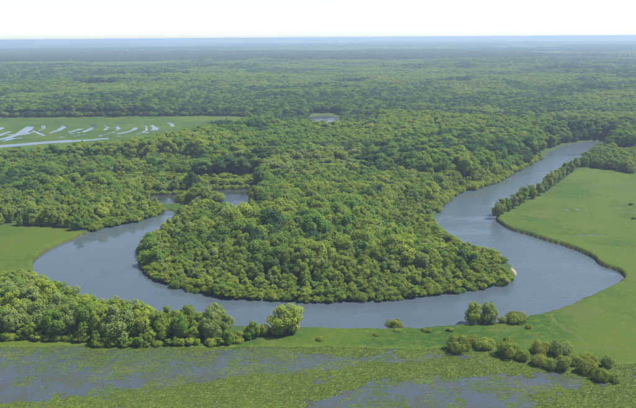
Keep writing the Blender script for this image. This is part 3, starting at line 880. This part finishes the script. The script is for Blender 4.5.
# -- far forest: clumps of crowns, 3 km .. 13 km
CL = bpy.data.collections.new('far_clumps')
def clump(seed, tints, size=70.0, n=46):
    r = np.random.default_rng(seed); Vs, Fs, Mi = [], [], []; off = 0
    mats = [TINT[t] for t in tints]
    for k in range(n):
        x, y = r.uniform(-size / 2, size / 2, 2) * 1.06; h = r.uniform(11, 17); w = r.uniform(4.5, 7.0)
        m = 46
        d = r.normal(size=(m, 3)); d /= np.linalg.norm(d, axis=1, keepdims=True); d[:, 2] = np.abs(d[:, 2]) * 1.0 - 0.25
        P = np.array([x, y, h * 0.62]) + d * np.array([w, w, h * 0.38]) * r.uniform(0.75, 1.05, (m, 1))
        N = d + [0, 0, 0.2] + r.normal(size=(m, 3)) * 0.3
        v, f = leaves(P, N, 2.3, r)
        Vs.append(v); Fs.append(f + off); off += len(v); Mi += [int(r.integers(len(mats)))] * m
    me = mesh_np('far_clump', np.concatenate(Vs), np.concatenate(Fs), mats, False, Mi)
    o = bpy.data.objects.new('far_clump', me); CL.objects.link(o)
for k in range(4): clump(k, ['mid-green', 'mid-green', 'olive', 'dark green'])
for k in range(4): clump(10 + k, ['mid-green', 'dark green', 'dark green'])
for k in range(4): clump(20 + k, ['dark green', 'dark green', 'dark green'])
names = [o.name for o in CL.objects]
FX, FY = [], []
for d0, d1, sp in ((2980, 6000, 62), (6000, 13000, 78)):
    x, y = scatter(-d1 * .62, d1 * .62, d0 * .8, d1, sp, int(d0), 0.3)
    d = np.hypot(x, y); m = in_fan(x, y, 32) & (d >= d0) & (d < d1); FX.append(x[m]); FY.append(y[m])
FX = np.concatenate(FX); FY = np.concatenate(FY); m = ~far_clear(FX, FY); FX, FY = FX[m], FY[m]
sp = fbm(FX * .45, FY, 1100, 71, 2) + 0.15 * (fbm(FX, FY, 200, 72) - .5)
r = np.random.default_rng(3); kind = np.where(sp < 0.47, 0, np.where(sp < 0.52, 1, 2))
fidx = kind * 4 + r.integers(0, 4, len(FX))
hs = np.array([0.8, 1.0, 1.35])[kind] * (0.75 + 0.5 * fbm(FX, FY, 600, 73)) * r.uniform(0.9, 1.1, len(FX)); ws = np.where(np.hypot(FX, FY) > 6000, 1.3, 1.0)
instancer('far_forest', CL, np.stack([FX, FY, np.zeros_like(FX) - .2], -1), r.uniform(0, 6.28, len(FX)), np.stack([ws, ws, hs], -1), fidx,
          'hazy blue-green forest reaching the flat horizon', 'forest')
print('far clumps', len(FX))

# -- beyond: closed canopy as one bumpy sheet to the horizon
ds2 = [12900.0]
while ds2[-1] < 46500: ds2.append(ds2[-1] * 1.006)
ds2 = np.array(ds2); an2 = np.radians(np.linspace(-34, 34, 520)); D2, A2 = np.meshgrid(ds2, an2, indexing='ij')
x2 = (D2 * np.sin(A2)).ravel(); y2 = (D2 * np.cos(A2)).ravel()
z2 = 4 + 13 * vnoise(x2, y2, 90, 81) * (0.5 + fbm(x2, y2, 1500, 82)); z2 += 16 * sstep(.5, .7, fbm(x2, y2, 5000, 84)) 
z2 = np.where(far_clear(x2, y2), -0.5, z2); i2 = np.arange(len(ds2) * len(an2)).reshape(len(ds2), len(an2))
f2 = np.stack([i2[:-1, :-1], i2[:-1, 1:], i2[1:, 1:], i2[1:, :-1]], -1).reshape(-1, 4)[:, ::-1]
def canopy_mat():
    t = NT('canopy'); geo = t.n('NewGeometry'); P = geo.outputs['Position']
    c = t.mix(t.ramp(t.noise(P, 0.0004, 5), .44, .58), (0.02, 0.045, 0.018), (0.13, 0.16, 0.05))
    b = t.n('BsdfDiffuse'); t.l(c, b.inputs[0]); t.l(b.outputs[0], t.out.inputs[0]); return t.m
link('horizon_forest', mesh_np('horizon_forest', np.stack([x2, y2, z2], -1), f2, [canopy_mat()], True), kind='stuff',
     label='farthest forest canopy along the horizon line', category='forest')

# ------------------------------------------------------------------ grass and water plants
def tuft(name, seed, n, h, spread, width, mats, droop=0.5):
    r = np.random.default_rng(seed); V, Fc = [], []
    for k in range(n):
        a = r.uniform(0, 6.28); q = spread * math.sqrt(r.random()); x, y = math.cos(a) * q, math.sin(a) * q
        hh = h * r.uniform(0.6, 1.1); b = a + r.normal() * 0.7; w = width * r.uniform(.7, 1.3)
        sx, sy = -math.sin(b) * w, math.cos(b) * w; ox, oy = math.cos(b) * hh * droop, math.sin(b) * hh * droop
        i = len(V)
        V += [(x - sx, y - sy, -0.05), (x + sx, y + sy, -0.05), (x + sx * .8 + ox * .5, y + sy * .8 + oy * .5, hh * .7), (x - sx * .8 + ox * .5, y - sy * .8 + oy * .5, hh * .7), (x + ox, y + oy, hh)]
        Fc += [(i, i + 1, i + 2, i + 3), (i + 3, i + 2, i + 4)]
    me = mesh_np(name, V, Fc, mats); return bpy.data.objects.new(name, me)
def grass_mat(name, a, b):
    t = NT(name); oi = t.n('ObjectInfo'); sn = t.noise(oi.outputs['Location'], 0.08, 3)
    c = t.mix(oi.outputs['Random'], a, b); c = t.mix(t.ramp(sn, .45, .65), c, t.mix(1.0, c, (1.35, 1.2, 1.1), 'MULTIPLY'))
    d = t.n('BsdfDiffuse'); t.l(c, d.inputs[0]); tr = t.n('BsdfTranslucent'); t.l(c, tr.inputs[0])
    m = t.n('MixShader'); m.inputs[0].default_value = .3; t.l(d.outputs[0], m.inputs[1]); t.l(tr.outputs[0], m.inputs[2]); t.l(m.outputs[0], t.out.inputs[0]); return t.m
GR = bpy.data.collections.new('grass_tufts')
gmats = [grass_mat('grass_blade', (0.060, 0.112, 0.010), (0.080, 0.132, 0.014)), grass_mat('sedge_blade', (0.080, 0.130, 0.024), (0.125, 0.165, 0.036)), grass_mat('dry_blade', (0.15, 0.165, 0.06), (0.22, 0.21, 0.10))]
for k in range(6):
    o = tuft('tuft_%d' % k, k, 30, 0.26, 0.42, 0.045, [gmats[k // 2]], 0.9); GR.objects.link(o)
x, y = scatter(-150, 230, 128, 255, 0.46, 31, .5); m = in_fan(x, y, 30) & inside(FORE, x, y)
x, y = x[m], y[m]; z = ground_z(x, y); mm = marsh_mask(x, y); u, v = to_px(x, y)
r = np.random.default_rng(8)
keep = (z > Z_MARSH - 0.02) & (v > 300) & (r.random(len(x)) < np.where(mm > .5, .9, 0.0))
x, y, z, mm = x[keep], y[keep], z[keep], mm[keep]
gidx = np.where(mm > .5, np.where(r.random(len(x)) < .82, 2, np.where(r.random(len(x)) < .6, 0, 4)), np.where(r.random(len(x)) < .95, 0, 4)) + r.integers(0, 2, len(x))
gs = np.where(mm > .5, r.uniform(.35, .75, len(x)), r.uniform(.3, .6, len(x)))
instancer('meadow_grass', GR, np.stack([x, y, z], -1), r.uniform(0, 6.28, len(x)), np.stack([gs, gs, gs * .9], -1), gidx, 'grass and sedge tufts of the near bank', 'grass')
print('tufts', len(x))
WP = bpy.data.collections.new('water_plants')
for k in range(5):
    rr = np.random.default_rng(k + 60); n = 12; V, Fc = [], []
    for j in range(n):       # floating and half raised leaves of one plant
        a = rr.uniform(0, 6.28); q = 0.42 * math.sqrt(rr.random()); cx, cy2 = math.cos(a) * q, math.sin(a) * q; s = rr.uniform(.10, .19)
        tz = rr.uniform(0.01, .09); tl = rr.uniform(-.04, .04, 2); i = len(V)
        for e in range(6):
            t = math.pi * 2 * e / 6 + a; V.append((cx + math.cos(t) * s, cy2 + math.sin(t) * s, tz + math.cos(t) * tl[0] + math.sin(t) * tl[1]))
        Fc.append(list(range(i, i + 6)))
    me = mesh_np('water_plant', V, Fc, [grass_mat('pad_leaf', (0.050, 0.098, 0.020), (0.090, 0.130, 0.032)) if k == 0 else bpy.data.materials['pad_leaf']])
    WP.objects.link(bpy.data.objects.new('water_plant_%d' % k, me))
x, y = scatter(-150, 150, 128, 222, 0.46, 37, .5); m = in_fan(x, y, 30) & inside(FORE, x, y)
x, y = x[m], y[m]; z = ground_z(x, y); mm = marsh_mask(x, y); df, _ = seg_dist(poly(THICK_FRONT), x, y, False)
dens = (sstep(.44, .54, fbm(x, y, 9, 43)) * .85 + .03 + .7 * sstep(30, 10, df)) * (.35 + .9 * sstep(.35, .6, fbm(x, y, 2.2, 44, 2))); depth = Z_MARSH - z
dens *= np.where(depth > .32, .45, 1.0)
keep = (mm > .4) & (depth > -0.02) & (r.random(len(x)) < dens); x, y = x[keep], y[keep]
ws = r.uniform(.3, .8, len(x))
instancer('water_plants', WP, np.stack([x, y, np.full(len(x), Z_MARSH + .004)], -1), r.uniform(0, 6.28, len(x)), np.stack([ws] * 3, -1), r.integers(0, 5, len(x)), 'green floating leaves dotted over the marsh pools', 'water plants')
print('water plants', len(x))

# ------------------------------------------------------------------ haze
def haze_mat():
    t = NT('haze_air'); v = t.n('VolumePrincipled')
    v.inputs['Color'].default_value = (0.40, 0.53, 0.69, 1); v.inputs['Density'].default_value = 1.85e-4; v.inputs['Anisotropy'].default_value = 0.15
    t.l(v.outputs[0], t.out.inputs['Volume']); return t.m
X0, X1, Y0, Y1, ZB, ZT = -50000, 50000, -3000, 50000, -3.8, H_CAM + 4
hv = [(a, b, c) for c in (ZB, ZT) for b in (Y0, Y1) for a in (X0, X1)]
hf = [(0, 2, 3, 1), (4, 5, 7, 6), (0, 1, 5, 4), (2, 6, 7, 3), (0, 4, 6, 2), (1, 3, 7, 5)]
link('haze', mesh_np('haze', hv, [list(f) for f in hf], [haze_mat()]), kind='stuff', label='pale blue haze over the whole plain', category='haze')
